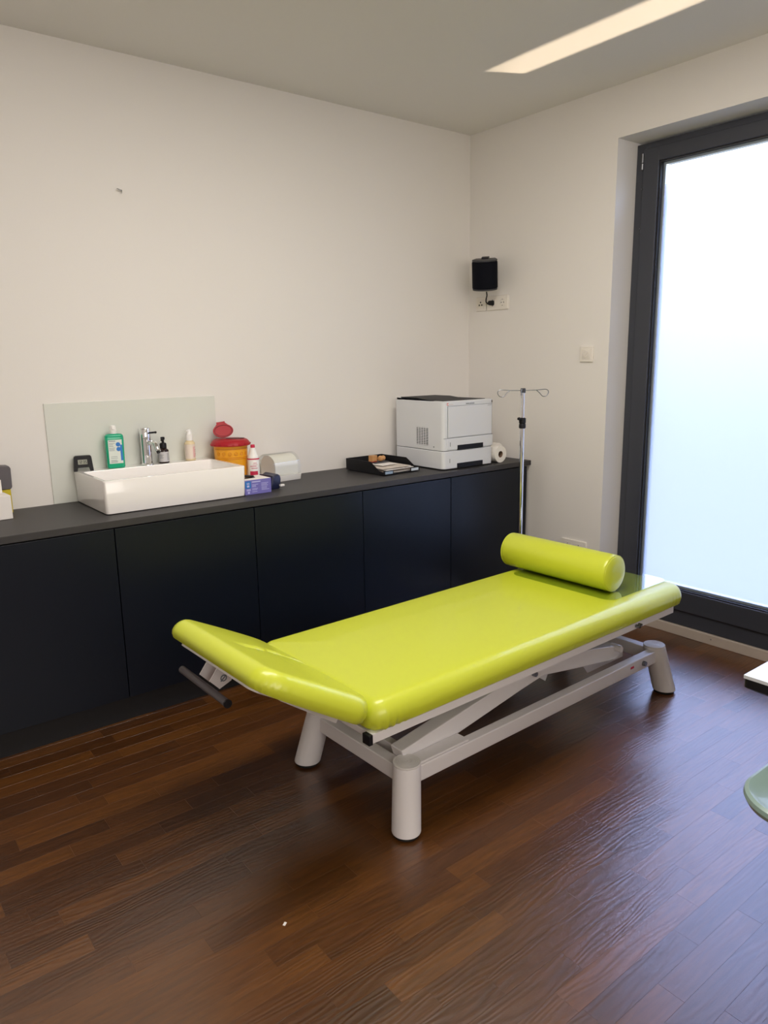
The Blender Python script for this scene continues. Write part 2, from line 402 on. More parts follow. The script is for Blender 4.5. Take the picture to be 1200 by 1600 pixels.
bm = bmesh.new(); tube(bm, [(.016, -.018, .147), (.038, -.040, .150)], .0042); lathe(bm, [(.003, -.005), (.006, -.002), (.006, .002), (.003, .005)], (.040, -.042, .150), 12); obj('lever', bm, m_black, fa)
bm = bmesh.new(); tube(bm, smooth_pts([(.008, -.012, .100), (.020, -.045, .104), (.031, -.074, .099), (.038, -.094, .068)], 7), .0115, 18); obj('spout', bm, m_chrome, fa)
cy('aerator', m_black, fa, (.038, -.094, .068), (.0395, -.0975, .0635), .009)

# ------------------------------------------------------------------ small things on the basin rim
ck = thing('desk_clock', 'small black digital clock on the left end of the basin rim', 'clock', (-2.413, -.052, ZL), radians(-14))
bm = bmesh.new()
prism(bm, [(-.041, 0), (-.026, 0), (-.022, .016), (.022, .016), (.026, 0), (.041, 0), (.036, .061), (.030, .066), (-.030, .066), (-.036, .061)], -.014, .014, lambda a, b, h: (a, h+b*.22, b))
obj('case', bm, m_black, ck, .0015)
mt = Matrix.Translation((0, 0, 0))
def clk(name, m, a0, a1, b0, b1, d): 
    bm = bmesh.new(); prism(bm, [(a0, b0), (a1, b0), (a1, b1), (a0, b1)], -.014-d, -.0135, lambda a, b, h: (a, h+b*.22, b)); return bm
lc = obj('display', clk('', 0, -.021, .017, .030, .050, .0006), m_lcd, ck, smooth=False)
bm = bmesh.new()
def seg7(bm, x, s, f, w_=.0065, h=.013, t=.0016, z0=.0335):
    segs = {'a': (0, w_, h-t, h), 'g': (0, w_, h/2-t/2, h/2+t/2), 'd': (0, w_, 0, t), 'f': (0, t, h/2, h), 'b': (w_-t, w_, h/2, h), 'e': (0, t, 0, h/2), 'c': (w_-t, w_, 0, h/2)}
    for k in s:
        q = segs[k]; prism(bm, [(x+q[0], z0+q[2]), (x+q[1], z0+q[2]), (x+q[1], z0+q[3]), (x+q[0], z0+q[3])], -.0152, -.0146, f)
ff = lambda a, b, h: (a, h+b*.22, b)
for x, s_ in ((-.019, 'bc'), (-.0105, 'abged'), (.0, 'abcdg'), (.0085, 'afgcd')): seg7(bm, x, s_, ff)
obj('digits', bm, m_black, lc, smooth=False)

def lines(bm, x0, x1, y, zs, t=.0014, d=.0006, rag=0, seed=1):
    r = random.Random(seed)
    for z in zs: box(bm, x0, x1-rag*r.random()*(x1-x0), y-d, y, z, z+t)
gb = thing('disinfectant_bottle', 'turquoise green liquid bottle with white cap on the basin rim', 'bottle', (-2.272, -.055, ZL), radians(-8))
bm = bmesh.new(); rings = []
for a, b, z, r in ((.034, .018, .0005, .01), (.038, .021, .004, .012), (.0385, .0215, .05, .012), (.040, .0215, .13, .012), (.039, .021, .146, .012), (.033, .017, .152, .012), (.014, .013, .154, .012), (.0125, .0125, .160, .012)):
    rings.append([(x, y, z) for x, y in rrect(a, b, r, 6)])
rings_mesh(bm, rings); obj('body', bm, m_green, gb)
bm = bmesh.new(); lathe(bm, [(.015, .154), (.0155, .158), (.0155, .170), (.014, .172), (.013, .184), (.010, .190), (.003, .192)], seg=28); box(bm, -.006, .004, -.018, -.012, .174, .184); obj('cap', bm, m_white, gb)
lb = bx('label', m_label, gb, -.030, .029, -.0232, -.0205, .022, .128)
bx('blue_edge', m_blue, lb, .020, .0292, -.0236, -.0231, .034, .105, label=None)
bm = bmesh.new(); cyl(bm, (.012, -.0243, .107), (.012, -.0233, .107), .0095); cyl(bm, (.013, -.0243, .086), (.013, -.0233, .086), .0095); obj('emblem', bm, m_blue, lb)
bm = bmesh.new(); lines(bm, -.027, .002, -.0232, [.121], .0028); lines(bm, -.027, .001, -.0232, [.112, .106, .099, .091, .085, .08], .0015, rag=.4); lines(bm, -.023, .008, -.0232, [.052, .045, .036, .032], .0014, rag=.4, seed=4); lines(bm, -.024, .005, -.0232, [.027], .002)
obj('print', bm, m_ink, lb, smooth=False)['kind'] = 'stuff'

br = thing('brown_pump_bottle', 'small dark brown bottle with black pump right of the tap', 'bottle', (-2.049, -.06, ZL), radians(-18))
bm = bmesh.new(); lathe(bm, [(.021, .0005), (.0238, .003), (.0238, .056), (.022, .063), (.014, .069), (.012, .074)]); obj('body', bm, m_amber, br)
bm = bmesh.new()
for k in range(13):
    pass
def wrap(bm, r, z0, z1, a0, a1, n=16):
    P = [(r*cos(radians(a0+(a1-a0)*k/n)), r*sin(radians(a0+(a1-a0)*k/n))) for k in range(n+1)]
    for h0, h1 in ((z0, z1),):
        A = [bm.verts.new((x, y, h0)) for x, y in P]; B = [bm.verts.new((x, y, h1)) for x, y in P]
        A2 = [bm.verts.new((x*.98, y*.98, h0)) for x, y in P]; B2 = [bm.verts.new((x*.98, y*.98, h1)) for x, y in P]
        for k in range(n):
            bm.faces.new((A[k], A[k+1], B[k+1], B[k])); bm.faces.new((A2[k], B2[k], B2[k+1], A2[k+1]))
            bm.faces.new((A[k], A2[k], A2[k+1], A[k+1])); bm.faces.new((B[k], B[k+1], B2[k+1], B2[k]))
        bm.faces.new((A[0], B[0], B2[0], A2[0])); bm.faces.new((A[n], A2[n], B2[n], B[n]))
wrap(bm, .0243, .008, .054, -170, -10); l2 = obj('label', bm, mat('grey_label', (.52, .51, .52), .5), br)
bm = bmesh.new(); wrap(bm, .0247, .039, .041, -140, -95); wrap(bm, .0247, .033, .035, -135, -105); wrap(bm, .0247, .026, .028, -138, -98)
for z in (.046, .04, .034, .028, .022, .016): wrap(bm, .0247, z, z+.002, -60, -25)
obj('print', bm, m_ink, l2)['kind'] = 'stuff'
bm = bmesh.new(); lathe(bm, [(.0155, .070), (.0155, .090), (.013, .094), (.006, .096), (.006, .108), (.0095, .110), (.0095, .120), (.008, .122)], seg=24); tube(bm, [(0, 0, .116), (-.006, -.020, .114), (-.008, -.027, .108)], .004, 10); obj('pump', bm, m_black, br)

cb = thing('clear_pump_bottle', 'small clear bottle with white pump on the right of the basin rim', 'bottle', (-1.918, -.06, ZL), radians(-18))
bm = bmesh.new(); lathe(bm, [(.022, .0005), (.0245, .003), (.0245, .082), (.022, .088), (.019, .090)]); obj('body', bm, m_yoil, cb)
bm = bmesh.new(); wrap(bm, .0250, .010, .078, -175, 0); l3 = obj('label', bm, m_beige, cb)
bm = bmesh.new()
for k, z in enumerate((.017, .0235, .030, .0365, .043, .0495, .056, .0625)): wrap(bm, .0253, z, z+.0035, -62, -62+24+8*(k % 3))
obj('print', bm, m_pinkp, l3)['kind'] = 'stuff'
bm = bmesh.new(); lathe(bm, [(.0175, .088), (.0175, .094), (.0165, .096)], seg=28); obj('collar', bm, m_yoil, cb)
bm = bmesh.new(); lathe(bm, [(.0165, .096), (.0165, .124), (.013, .128), (.0115, .142), (.009, .148), (.003, .150)], seg=24); tube(bm, [(0, 0, .143), (-.010, -.016, .142), (-.013, -.022, .137)], .0045, 10); obj('pump', bm, m_white, cb)

# ------------------------------------------------------------------ sharps bin
bn = thing('sharps_bin', 'yellow clinical waste bin with red flip lid beside the basin', 'bin', (-1.729, -.108, ZC), radians(-20))
bm = bmesh.new(); lathe(bm, [(.070, .0005), (.073, .004), (.0795, .14), (.0815, .200), (.0835, .202), (.0835, .208)], seg=48); obj('body', bm, m_yel, bn)
bm = bmesh.new(); wrap(bm, .0826, .186, .191, -160, -20, 24); wrap(bm, .0815, .147, .1485, -130, -25, 24); wrap(bm, .0812, .140, .1415, -120, -25, 24)
obj('embossed_band', bm, m_yel2, bn)
bm = bmesh.new()
for k in range(6):
    a = radians(-142+k*21); c_ = Vector((.0815*cos(a), .0815*sin(a), .166)); n_ = Vector((cos(a), sin(a), .05)).normalized(); u_, v_ = basis(n_)
    tube(bm, [c_+.0078*(cos(2*pi*q/14)*u_+sin(2*pi*q/14)*v_) for q in range(14)], .0009, 5, True)
    tube(bm, [c_-.004*u_-.003*v_, c_+.004*u_+.003*v_], .0008, 5)
obj('hazard_symbol', bm, m_yel2, bn)
lid = bm = bmesh.new(); lathe(bm, [(.088, .202), (.0965, .203), (.0975, .207), (.095, .212), (.089, .221), (.082, .228), (.074, .232), (.03, .235), (.002, .235)], seg=48)
lid = obj('lid', bm, m_red, bn)
bm = bmesh.new(); prism(bm, [(.045*cos(t*pi/12), .024*sin(t*pi/12)) for t in range(24)], .2345, .2365, lambda a, b, h: (a+.022, b-.016, h)); obj('opening', bm, m_reddk, lid)
bm = bmesh.new()
for k in range(9):
    a = radians(-165+k*19); u = Vector((cos(a), sin(a), 0)); p_ = u*.0965; box(bm, -.006, .006, -.0016, .0016, -.002, .002, Matrix.Translation((p_.x, p_.y, .211)) @ Matrix.Rotation(a+pi/2, 4, 'Z'))
obj('lid_clip', bm, m_red, lid)
bm = bmesh.new()
fl = [(.051*cos(2*pi*k/28), .0355*sin(2*pi*k/28)) for k in range(28)]
fl = [(a, b) for a, b in fl if not (abs(a) < .0225 and b > 0)]
fl.sort(key=lambda q: (atan2(q[1]/.0355, q[0]/.051) - pi/2-.01) % (2*pi))
fl = fl + [(.0215, .040), (.0215, .047), (-.0215, .047), (-.0215, .040)]
FM = Matrix.Translation((-.030, .010, .272)) @ Matrix.Rotation(radians(-6), 4, 'Y') @ Matrix.Rotation(radians(14), 4, 'Z') @ Matrix.Rotation(radians(64), 4, 'X')
prism(bm, fl, -.0025, .0025, lambda a, b, h: FM @ Vector((a, b, h))); obj('flap', bm, m_red, lid, .0012)
bm = bmesh.new(); tube(bm, [FM @ Vector((.044*cos(2*pi*k/28), .029*sin(2*pi*k/28)-.001, .003)) for k in range(28)], .0011, 6, True); obj('flap_rim', bm, m_reddk, lid)

# ------------------------------------------------------------------ spray bottle, glove box, wipes
rb = thing('spray_bottle', 'white dropper bottle with red tip and red label behind the lilac box', 'bottle', (-1.655, -.195, ZC), radians(-30))
bm = bmesh.new(); lathe(bm, [(.026, .0005), (.029, .004), (.029, .142), (.026, .150), (.020, .160), (.016, .178), (.0135, .184), (.013, .190)]); obj('body', bm, m_white, rb)
bm = bmesh.new(); wrap(bm, .0296, .134, .140, -200, 20, 26); obj('red_band', bm, m_redpr, rb)
bm = bmesh.new(); wrap(bm, .0296, .056, .078, -125, -48, 16); obj('red_label', bm, m_redpr, rb)
bm = bmesh.new(); wrap(bm, .0296, .116, .119, -90, -55); wrap(bm, .0296, .109, .111, -95, -50); wrap(bm, .0296, .100, .104, -120, -60); wrap(bm, .0296, .090, .094, -110, -50); obj('print', bm, m_pinkp, rb)['kind'] = 'stuff'
bm = bmesh.new(); lathe(bm, [(.0105, .190), (.0105, .203), (.009, .205)], seg=20); obj('tip', bm, m_redpr, rb)

gx = thing('glove_box', 'lilac cardboard glove box at the right side of the basin', 'box', (-1.744, -.338, ZC), 0)
bx('carton', m_purple, gx, -.068, .068, -.060, .060, .0005, .068, .0012)
bx('top_panel', m_paper, gx, -.067, .067, -.059, .059, .068, .0685)
bm = bmesh.new(); prism(bm, rrect(.040, .022, .02, 6), .0684, .0692, lambda a, b, h: (a-.02, b+.010, h)); obj('opening', bm, m_black, gx)
bm = bmesh.new(); prism(bm, rrect(.0145, .0165, .005, 5), 0, .0006, lambda a, b, h: (a-.052, -.060-h, b+.047)); eb = obj('emblem', bm, m_blue, gx)
bm = bmesh.new(); box(bm, -.058, -.046, -.0612, -.0606, .036, .045); box(bm, -.058, -.0535, -.0612, -.0606, .048, .057); box(bm, -.050, -.046, -.0612, -.0606, .048, .057); obj('glove_symbol', bm, m_purlt, eb)
bm = bmesh.new(); lines(bm, -.032, .012, -.060, [.056], .005, rag=0); lines(bm, -.032, .002, -.060, [.045, .040, .035, .026, .021, .012], .002, rag=.5); lines(bm, .016, .058, -.060, [.048, .042, .036, .029, .023, .017], .002, rag=.5, seed=3); lines(bm, -.060, -.040, -.060, [.024, .019], .003); box(bm, -.055, -.045, -.0606, -.060, .006, .015)
obj('print', bm, m_purlt, gx, smooth=False)['kind'] = 'stuff'
bm = bmesh.new(); tube(bm, smooth_pts([(-.05, .01, .074), (-.02, .012, .085), (.01, .0, .078), (.03, .01, .072)], 5), .009, 10)
for v in bm.verts: v.co.z = .068+max(0, (v.co.z-.068))*.55
tag(obj('black_glove', bm, m_black), 'crumpled black glove sticking out of the lilac box', 'glove').location = (-1.765, -.338, ZC+.0025)
nv = thing('navy_packet', 'navy blue soft packet with white tab between lilac box and tissue dispenser', 'packet', (-1.630, -.285, ZC), radians(6))
bm = bmesh.new(); rings = []
for k, (ins, z) in enumerate(((0.004, .0005), (0, .01), (.002, .045), (.006, .062), (.014, .066))): rings.append([(x+.012*z/.06, y, z+(.004*sin(x*160) if k > 2 else 0)) for x, y in rrect(.030-ins, .062-ins, .01, 5)])
rings_mesh(bm, rings); obj('packet_body', bm, m_navy, nv)
bx('tab', m_white, nv, .018, .042, -.078, -.064, .012, .022, .002)

td = thing('tissue_dispenser', 'clear domed tissue dispenser with white base on worktop right of the glove box', 'dispenser', (-1.458, -.095, ZC), radians(5))
bm = bmesh.new(); rings = [[(x, y, z) for x, y in rrect(.088-i, .078-i, .006, 4)] for i, z in ((.004, .0005), (.003, .003), (0, .030), (.004, .031), (.006, .024))]
rings_mesh(bm, rings); obj('base', bm, m_white, td)
bm = bmesh.new()
arc = [(-.064, .030)]+[(-.066*cos(pi*k/18), .072+.058*sin(pi*k/18)) for k in range(19)]+[(.064, .030)]
prism(bm, arc, -.066, .074, lambda a, b, h: (h, a, b)); obj('tissue_roll', bm, m_tissue, td)
def dome(bm, r, x0, x1):
    arc = [(-r*1.02, .030)]+[(-r*cos(pi*k/20), .072+(r-.010)*sin(pi*k/20)) for k in range(21)]+[(r*1.02, .030)]
    arc2 = [(a*.975, .030+(b-.030)*.975) for a, b in arc]
    n = len(arc); V = [[bm.verts.new((x, a, b)) for a, b in q] for x, q in ((x0, arc), (x1, arc), (x0, arc2), (x1, arc2))]
    for k in range(n-1):
        bm.faces.new((V[0][k], V[0][k+1], V[1][k+1], V[1][k])); bm.faces.new((V[2][k], V[3][k], V[3][k+1], V[2][k+1])); bm.faces.new((V[0][k], V[2][k], V[2][k+1], V[0][k+1])); bm.faces.new((V[1][k], V[1][k+1], V[3][k+1], V[3][k]))
bm = bmesh.new(); dome(bm, .076, -.080, .084); obj('cover', bm, m_clear, td)

# ------------------------------------------------------------------ left edge items
wb = thing('carton', 'white carton at the left end of the worktop', 'box', (-2.845, -.16, ZC), radians(3))
bx('carton_body', m_paper, wb, -.10, .096, -.055, .045, .0005, .095, .002)
bx('flap', m_paper, wb, -.10, .085, .02, .045, .095, .150, .001)
gd = thing('soap_refill', 'grey topped yellow pack standing by the wall at the left end', 'pack', (-2.790, -.055, ZC), 0)
bm = bmesh.new(); prism(bm, [(-.08, .1), (.072, .1), (.078, .108), (.080, .186), (.074, .196), (.04, .198), (.036, .204), (-.08, .204)], -.028, .028, lambda a, b, h: (a, h, b)); obj('grey_cover', bm, m_greyf, gd, .003)
bx('yellow_body', m_yello, gd, -.078, .072, -.024, .024, .0005, .1, .003)
bx('window_label', m_paper, gd, .050, .066, -.0246, -.0238, .04, .062)

# ------------------------------------------------------------------ letter tray with papers and stamps
lt = thing('letter_tray', 'black plastic letter tray on the worktop left of the printer', 'tray', (-.885, -.235, ZC), radians(2))
bm = bmesh.new(); box(bm, -.125, .125, -.155, .165, .004, .007)
side = [(-.155, .004), (.165, .004), (.165, .066), (-.05, .066), (-.12, .024), (-.155, .020)]
for x0, x1 in ((-.128, -.125), (.125, .128)): prism(bm, side, x0, x1, lambda a, b, h: (h, a, b))
box(bm, -.128, .128, .162, .165, .004, .066)
for x in (-.11, .11):
    for y in (-.13, .14): box(bm, x-.01, x+.01, y-.01, y+.01, 0.0003, .004)
obj('tray_shell', bm, m_black, lt, smooth=False)
bx('front_lip', m_black, lt, -.128, -.060, -.1585, -.155, .004, .026, .001); bx('front_lip', m_black, lt, .060, .128, -.1585, -.155, .004, .026, .001)
m_blulab = mat('blue_grey_label', (.30, .40, .52), .4)
bx('label_holder', m_blulab, lt, -.118, -.066, -.1598, -.1586, .008, .022); bx('label_holder', mat('white_label', (.6, .68, .75), .4), lt, .066, .118, -.1598, -.1586, .008, .022)
for k, (dx, dy, rz, m_) in enumerate(((0, 0, 2, m_paper), (-.003, .003, -1, mat('beige_sheet', (.48, .40, .35), .7)), (.004, -.004, 4, m_paper), (-.004, .006, 0, mat('cream_sheet', (.60, .54, .48), .7)), (.0, .0, 7, m_paper))):
    o = tag(bx('paper_sheet', m_, None, -.100, .100, -.136, .136, 0, .0025), ['white sheet at the bottom of the letter tray pile', 'beige sheet second from the bottom in the letter tray', 'white sheet in the middle of the letter tray pile', 'cream sheet just under the top one in the letter tray', 'white top sheet in the letter tray, under the stamps'][k], 'paper', 'papers in the letter tray')
    o.location = (-.885+dx, -.230+dy, ZC+.0075+k*.0075); o.rotation_euler = (0, 0, radians(rz))
    if k == 4: o.scale = (.55, .62, 1); o.location.x -= .01; o.location.y += .02
bx_ = tag(bx('phone_slab', m_charcoal, None, -.05, .05, -.035, .035, 0, .006, .002), 'flat dark slab lying on the papers in the letter tray', 'case'); bx_.location = (-.88, -.19, ZC+.0402)
zt = ZC+.0465
s1 = thing('rubber_stamp', 'upright square beech rubber stamp in the letter tray', 'stamp', (-.915, -.185, zt), radians(10), 'beech stamps in the letter tray')
bx('stamp_block', m_beech, s1, -.020, .020, -.016, .016, .003, .036, .003); bx('stamp_face', m_red, s1, -.018, .018, -.014, .014, 0, .003)
s2 = thing('rubber_stamp', 'lying round handled beech rubber stamp beside the upright one', 'stamp', (-.868, -.200, zt), radians(20), 'beech stamps in the letter tray')
bm = bmesh.new(); M2 = Matrix.Translation((0, 0, .0165)) @ Matrix.Rotation(radians(90), 4, 'Y')
lathe(bm, [(.004, -.024), (.012, -.021), (.016, -.012), (.016, -.006), (.009, 0), (.008, .008), (.014, .014), (.014, .022)], seg=20)
for v in bm.verts: v.co = M2 @ v.co
obj('handle', bm, m_beech, s2)

# ------------------------------------------------------------------ printer
pr = thing('laser_printer', 'white office laser printer with two paper drawers on the worktop', 'printer', (-.470, -.275, ZC), 0)
pa, pb = .192, .207
def slab(z0, z1, ins=0, r=.022, bev=.003):
    bm = bmesh.new(); P = lambda i: rrect(pa-ins-i, pb-ins-i, r, 8)
    rings_mesh(bm, [[(x, y, z) for x, y in P(i)] for i, z in ((bev, z0), (0, z0+bev), (0, z1-bev), (bev, z1))]); return bm
low = obj('paper_feeder', slab(.006, .1035), m_prn, pr)
for x in (-.15, .15):
    for y in (-.16, .16): cy('foot', m_rubber, low, (x, y, .0003), (x, y, .007), .012, seg=14)
core = obj('inner_body', slab(.098, .36, .004), m_prnblack, pr)
up = obj('housing', slab(.1055, .372), m_prn, pr)
# top with raised grey rim and dark output tray
bm = bmesh.new(); prism(bm, [(-.150, -.165), (.165, -.165), (.165, .185), (-.150, .185)], .3712, .3745); ot = obj('output_tray', bm, m_prnblack, pr)
bm = bmesh.new(); prism(bm, [(-.09, .372), (.185, .372), (.185, .386), (.05, .386)], -.165, .10, lambda a, b, h: (h-.0, a, b)); obj('output_hood', bm, m_prnblack, pr, .002)
bm = bmesh.new(); prism(bm, [(-.207+.004, .3715), (.15, .3715), (.19, .386), (.19, .3715)], 0, 1, lambda a, b, h: (-.188+.03*h, a, b)); obj('top_rim', bm, m_prn, pr, .002)
YF = -pb
bx('front_cover', m_prn, pr, -.158, .176, YF-.004, YF+.002, .178, .345, .002)
bm = bmesh.new(); 
box(bm, -.1905, .191, YF-.0006, YF+.001, .1735, .1752); box(bm, -.1625, -.160, YF-.0006, YF+.001, .1752, .348); box(bm, .178, .180, YF-.0006, YF+.001, .1752, .348); box(bm, -.162, .180, YF-.0006, YF+.001, .346, .348)
obj('panel_joint', bm, m_ink, pr, smooth=False)
bx('paper_drawer', m_prn, pr, -.165, .185, YF-.003, YF+.002, .112, .170, .0015)
h1 = bx('drawer_handle', m_prnblack, pr, -.090, .108, YF-.0045, YF+.001, .1068, .133, .001)
h2 = bx('drawer_handle', m_prnblack, low, -.090, .108, YF-.0025, YF+.02, .0075, .033, .001)
bx('level_mark', m_ink, pr, -.146, -.143, YF-.0042, YF-.003, .130, .152); bx('level_mark', m_ink, low, -.146, -.143, YF-.0012, YF+.001, .040, .062)
bx('latch', m_ink, pr, .140, .170, YF-.0052, YF-.004, .338, .340); bx('power_mark', m_black, pr, .176, .181, YF-.001, YF+.002, .352, .366)
bm = bmesh.new(); 
for a, b, c, d in ((-.166, -.163, .351, .364), (-.163, -.155, .361, .364), (-.163, -.155, .351, .354)): box(bm, a, b, YF-.001, YF+.001, c, d)
obj('red_emblem', bm, mat('red_logo', (.70, .12, .11), .5), pr, smooth=False)
bm = bmesh.new(); lines(bm, -.154, -.120, YF, [.354], .003); obj('logo_print', bm, mat('faint_logo', (.62, .52, .53), .5), pr, smooth=False)
bm = bmesh.new(); r_ = random.Random(2); x = -.025
while x < .040: w_ = r_.uniform(.004, .008); box(bm, x, x+w_, YF-.0008, YF+.001, .3525, .3585); x += w_+.002
obj('model_plate', bm, m_ink, pr, smooth=False)
# louvres in the left side
vt = bx('vent_recess', m_prnblack, pr, -pa-.0008, -pa+.002, -.084, .013, .130, .228)
for k in range(11): bx('louvre', m_prn, pr, -pa-.0022, -pa+.001, -.085, .014, .1315+k*.0091, .1360+k*.0091)
for y in (-.065, -.045, -.025, -.005): bx('louvre_post', m_prn, pr, -pa-.0020, -pa+.001, y-.002, y+.002, .130, .230)
cy('screw', m_ink, pr, (-pa-.001, -.13, .125), (-pa+.001, -.13, .125), .004, seg=12)

# ------------------------------------------------------------------ paper rolls
def roll(loc, rz, label, L=.22, r=.048):
    t = thing('paper_roll', label, 'paper roll', loc, rz, 'white paper rolls right of the printer')
    bm = bmesh.new(); seg = 36
    for y0, y1 in ((0, L),):
        R = []
        for rr_, y in ((r, 0), (r, L), (.019, L), (.019, 0)): R.append([bm.verts.new((rr_*cos(2*pi*i/seg), y, r+rr_*sin(2*pi*i/seg))) for i in range(seg)])
        for k in range(4):
            a, b = R[k], R[(k+1) % 4]
            for i in range(seg): bm.faces.new((a[i], a[(i+1) % seg], b[(i+1) % seg], b[i]))
    obj('paper', bm, m_tissue, t)
    bm = bmesh.new(); R = []
    for rr_, y in ((.0188, .002), (.0188, L-.002), (.0172, L-.002), (.0172, .002)): R.append([bm.verts.new((rr_*cos(2*pi*i/seg), y, r+rr_*sin(2*pi*i/seg))) for i in range(seg)])
    for k in range(4):
        a, b = R[k], R[(k+1) % 4]
        for i in range(seg): bm.faces.new((a[i], a[(i+1) % seg], b[(i+1) % seg], b[i]))
    obj('core', bm, m_card, t); return t
roll((-.200, -.47, ZC+.0003), radians(0), 'white paper roll with dark core lying next to the printer', .40)
roll((-.096, -.35, ZC+.0003), radians(0), 'white paper roll lying in the corner behind the infusion stand', .30)

# ------------------------------------------------------------------ infusion stand
iv = thing('infusion_stand', 'chrome infusion stand with two hooks behind the couch', 'stand', (-.394, -.80, 0))
cy('lower_pole', m_chrome, iv, (0, 0, .09), (0, 0, 1.12), .0125)
cy('upper_pole', m_chrome, iv, (0, 0, 1.12), (0, 0, 1.295), .0095)
bm = bmesh.new(); lathe(bm, [(.014, 1.098), (.018, 1.102), (.018, 1.118), (.015, 1.124), (.018, 1.128), (.018, 1.150), (.013, 1.154)], seg=24); cl = obj('clamp', bm, m_black, iv)
bm = bmesh.new(); tube(bm, [(-.012, -.004, 1.142), (-.034, -.010, 1.150)], .0045); lathe(bm, [(.002, -.008), (.010, -.005), (.010, .005), (.002, .008)], (-.038, -.011, 1.151), 12); obj('knob', bm, m_black, cl)
d_ = Vector((R_.x, R_.y, 0)).normalized()
for s_ in (1, -1):
    pts = [Vector((0, 0, 1.295)), d_*s_*.065+Vector((0, 0, 1.296)), d_*s_*.118+Vector((0, 0, 1.299)), d_*s_*.132+Vector((0, 0, 1.285)), d_*s_*.122+Vector((0, 0, 1.266)), d_*s_*.102+Vector((0, 0, 1.264)), d_*s_*.085+Vector((0, 0, 1.282)), d_*s_*.07+Vector((0, 0, 1.2945))]
    bm = bmesh.new(); tube(bm, smooth_pts(pts, 5), .0022, 8); obj('hook', bm, m_zinc, iv)
bm = bmesh.new(); lathe(bm, [(.0125, 1.283), (.0135, 1.286), (.0135, 1.303), (.011, 1.306)], seg=20); obj('pole_cap', bm, m_charcoal, iv)
bm = bmesh.new(); tube(bm, smooth_pts([(-.004, 0, 1.300), (-.014, -.003, 1.300), (-.017, -.003, 1.285), (-.017, -.003, 1.270)], 4), .003, 8); obj('hook_end', bm, m_zinc, iv)
bm = bmesh.new(); lathe(bm, [(.026, .075), (.030, .08), (.030, .115), (.018, .125)], seg=24); obj('hub', bm, m_chrome, iv)
for k in range(5):
    a = 2*pi*k/5+.3; u = Vector((cos(a), sin(a), 0))
    bm = bmesh.new(); tube(bm, [u*.02+Vector((0, 0, .098)), u*.15+Vector((0, 0, .088)), u*.255+Vector((0, 0, .066))], .011, 10); lg = obj('leg', bm, m_chrome, iv)
    bm = bmesh.new(); c_ = u*.255; n_ = Vector((-u.y, u.x, 0)); cyl(bm, c_-n_*.011+Vector((0, 0, .0245)), c_+n_*.011+Vector((0, 0, .0245)), .024, seg=18); cyl(bm, c_+Vector((0, 0, .03)), c_+Vector((0, 0, .066)), .006, seg=10); obj('castor', bm, m_rubber, lg)

# ------------------------------------------------------------------ wall fittings
X = -.0005
def plate(parent, y0, y1, z0, z1, name='cover_frame'):
    bm = bmesh.new(); a, b = (y1-y0)/2, (z1-z0)/2; cy_, cz = (y0+y1)/2, (z0+z1)/2
    rings = [[(x, yy, zz) for yy, zz in rrect(a-i, b-i, .004, 4, cy_, cz)] for i, x in ((0, X), (0, X-.007), (.0015, X-.009), (.006, X-.0095))]
    rings_mesh(bm, rings); return obj(name, bm, m_ivory, parent)
def insert(parent, y, z, m_=m_ivory, hh=.0265, name='insert', hole=False):
    bm = bmesh.new()
    if hole:
        sq = rrect(hh, hh, .003, 4); ang = [atan2(b, a) for a, b in sq]
        circ = lambda r, x: [(x, y+r*cos(t), z+r*sin(t)) for t in ang]
        R_s = [[(X-.006, y+a, z+b) for a, b in sq], [(X-.0112, y+a, z+b) for a, b in sq], circ(.0212, X-.0115), circ(.0205, X-.0128), circ(.0195, X-.0128), circ(.0190, X-.0098)]
        rings_mesh(bm, R_s); o_ = obj(name, bm, m_, parent)
        bm = bmesh.new()
        for dy in (-.0095, .0095): cyl(bm, (X-.0108, y+dy, z), (X-.0099, y+dy, z), .0030, seg=10)
        box(bm, X-.0118, X-.0099, y-.003, y+.003, z+.0145, z+.019); box(bm, X-.0118, X-.0099, y-.003, y+.003, z-.019, z-.0145)
        obj('contact', bm, m_slot, o_)['kind'] = 'stuff'; return o_
    rings = [[(x, yy, zz) for yy, zz in rrect(hh-i, hh-i, .003, 4, y, z)] for i, x in ((0, X-.006), (0, X-.0108), (.001, X-.0115))]
    rings_mesh(bm, rings); return obj(name, bm, m_, parent)
zs = 1.783
s = thing('aerial_outlet', 'white square outlet plate with three dark round holes under the speaker', 'outlet')
plate(s, -.150, -.070, zs-.041, zs+.041); q = insert(s, -.110, zs)
for dy, dz in ((0, .010), (-.011, -.006), (.011, -.006)): cy('port', m_slot, q, (X-.0125, -.110+dy, zs+dz), (X-.009, -.110+dy, zs+dz), .0048, seg=14)
s = thing('upper_double_socket', 'white double wall socket under the speaker with a black plug in it', 'socket')
plate(s, -.330, -.162, zs-.041, zs+.041)
insert(s, -.210, zs, hole=True); insert(s, -.288, zs, hole=True)
pl = thing('speaker_plug', 'black plug in the left side of the upper double socket', 'plug', (X-.0105, -.210, zs))
bm = bmesh.new(); cyl(bm, (-.0005, 0, 0), (-.030, .0, 0), .0155, .013, 20); cyl(bm, (-.016, 0, -.0), (-.020, .026, -.002), .006, .005, 12); obj('plug_body', bm, m_black, pl)
bm = bmesh.new(); tube(bm, smooth_pts([(-.018, .024, -.002), (-.020, .036, .008), (-.022, .034, .026), (-.030, .020, .044), (-.050, .004, .062)], 6), .0035, 8); obj('cable', bm, m_black, pl)

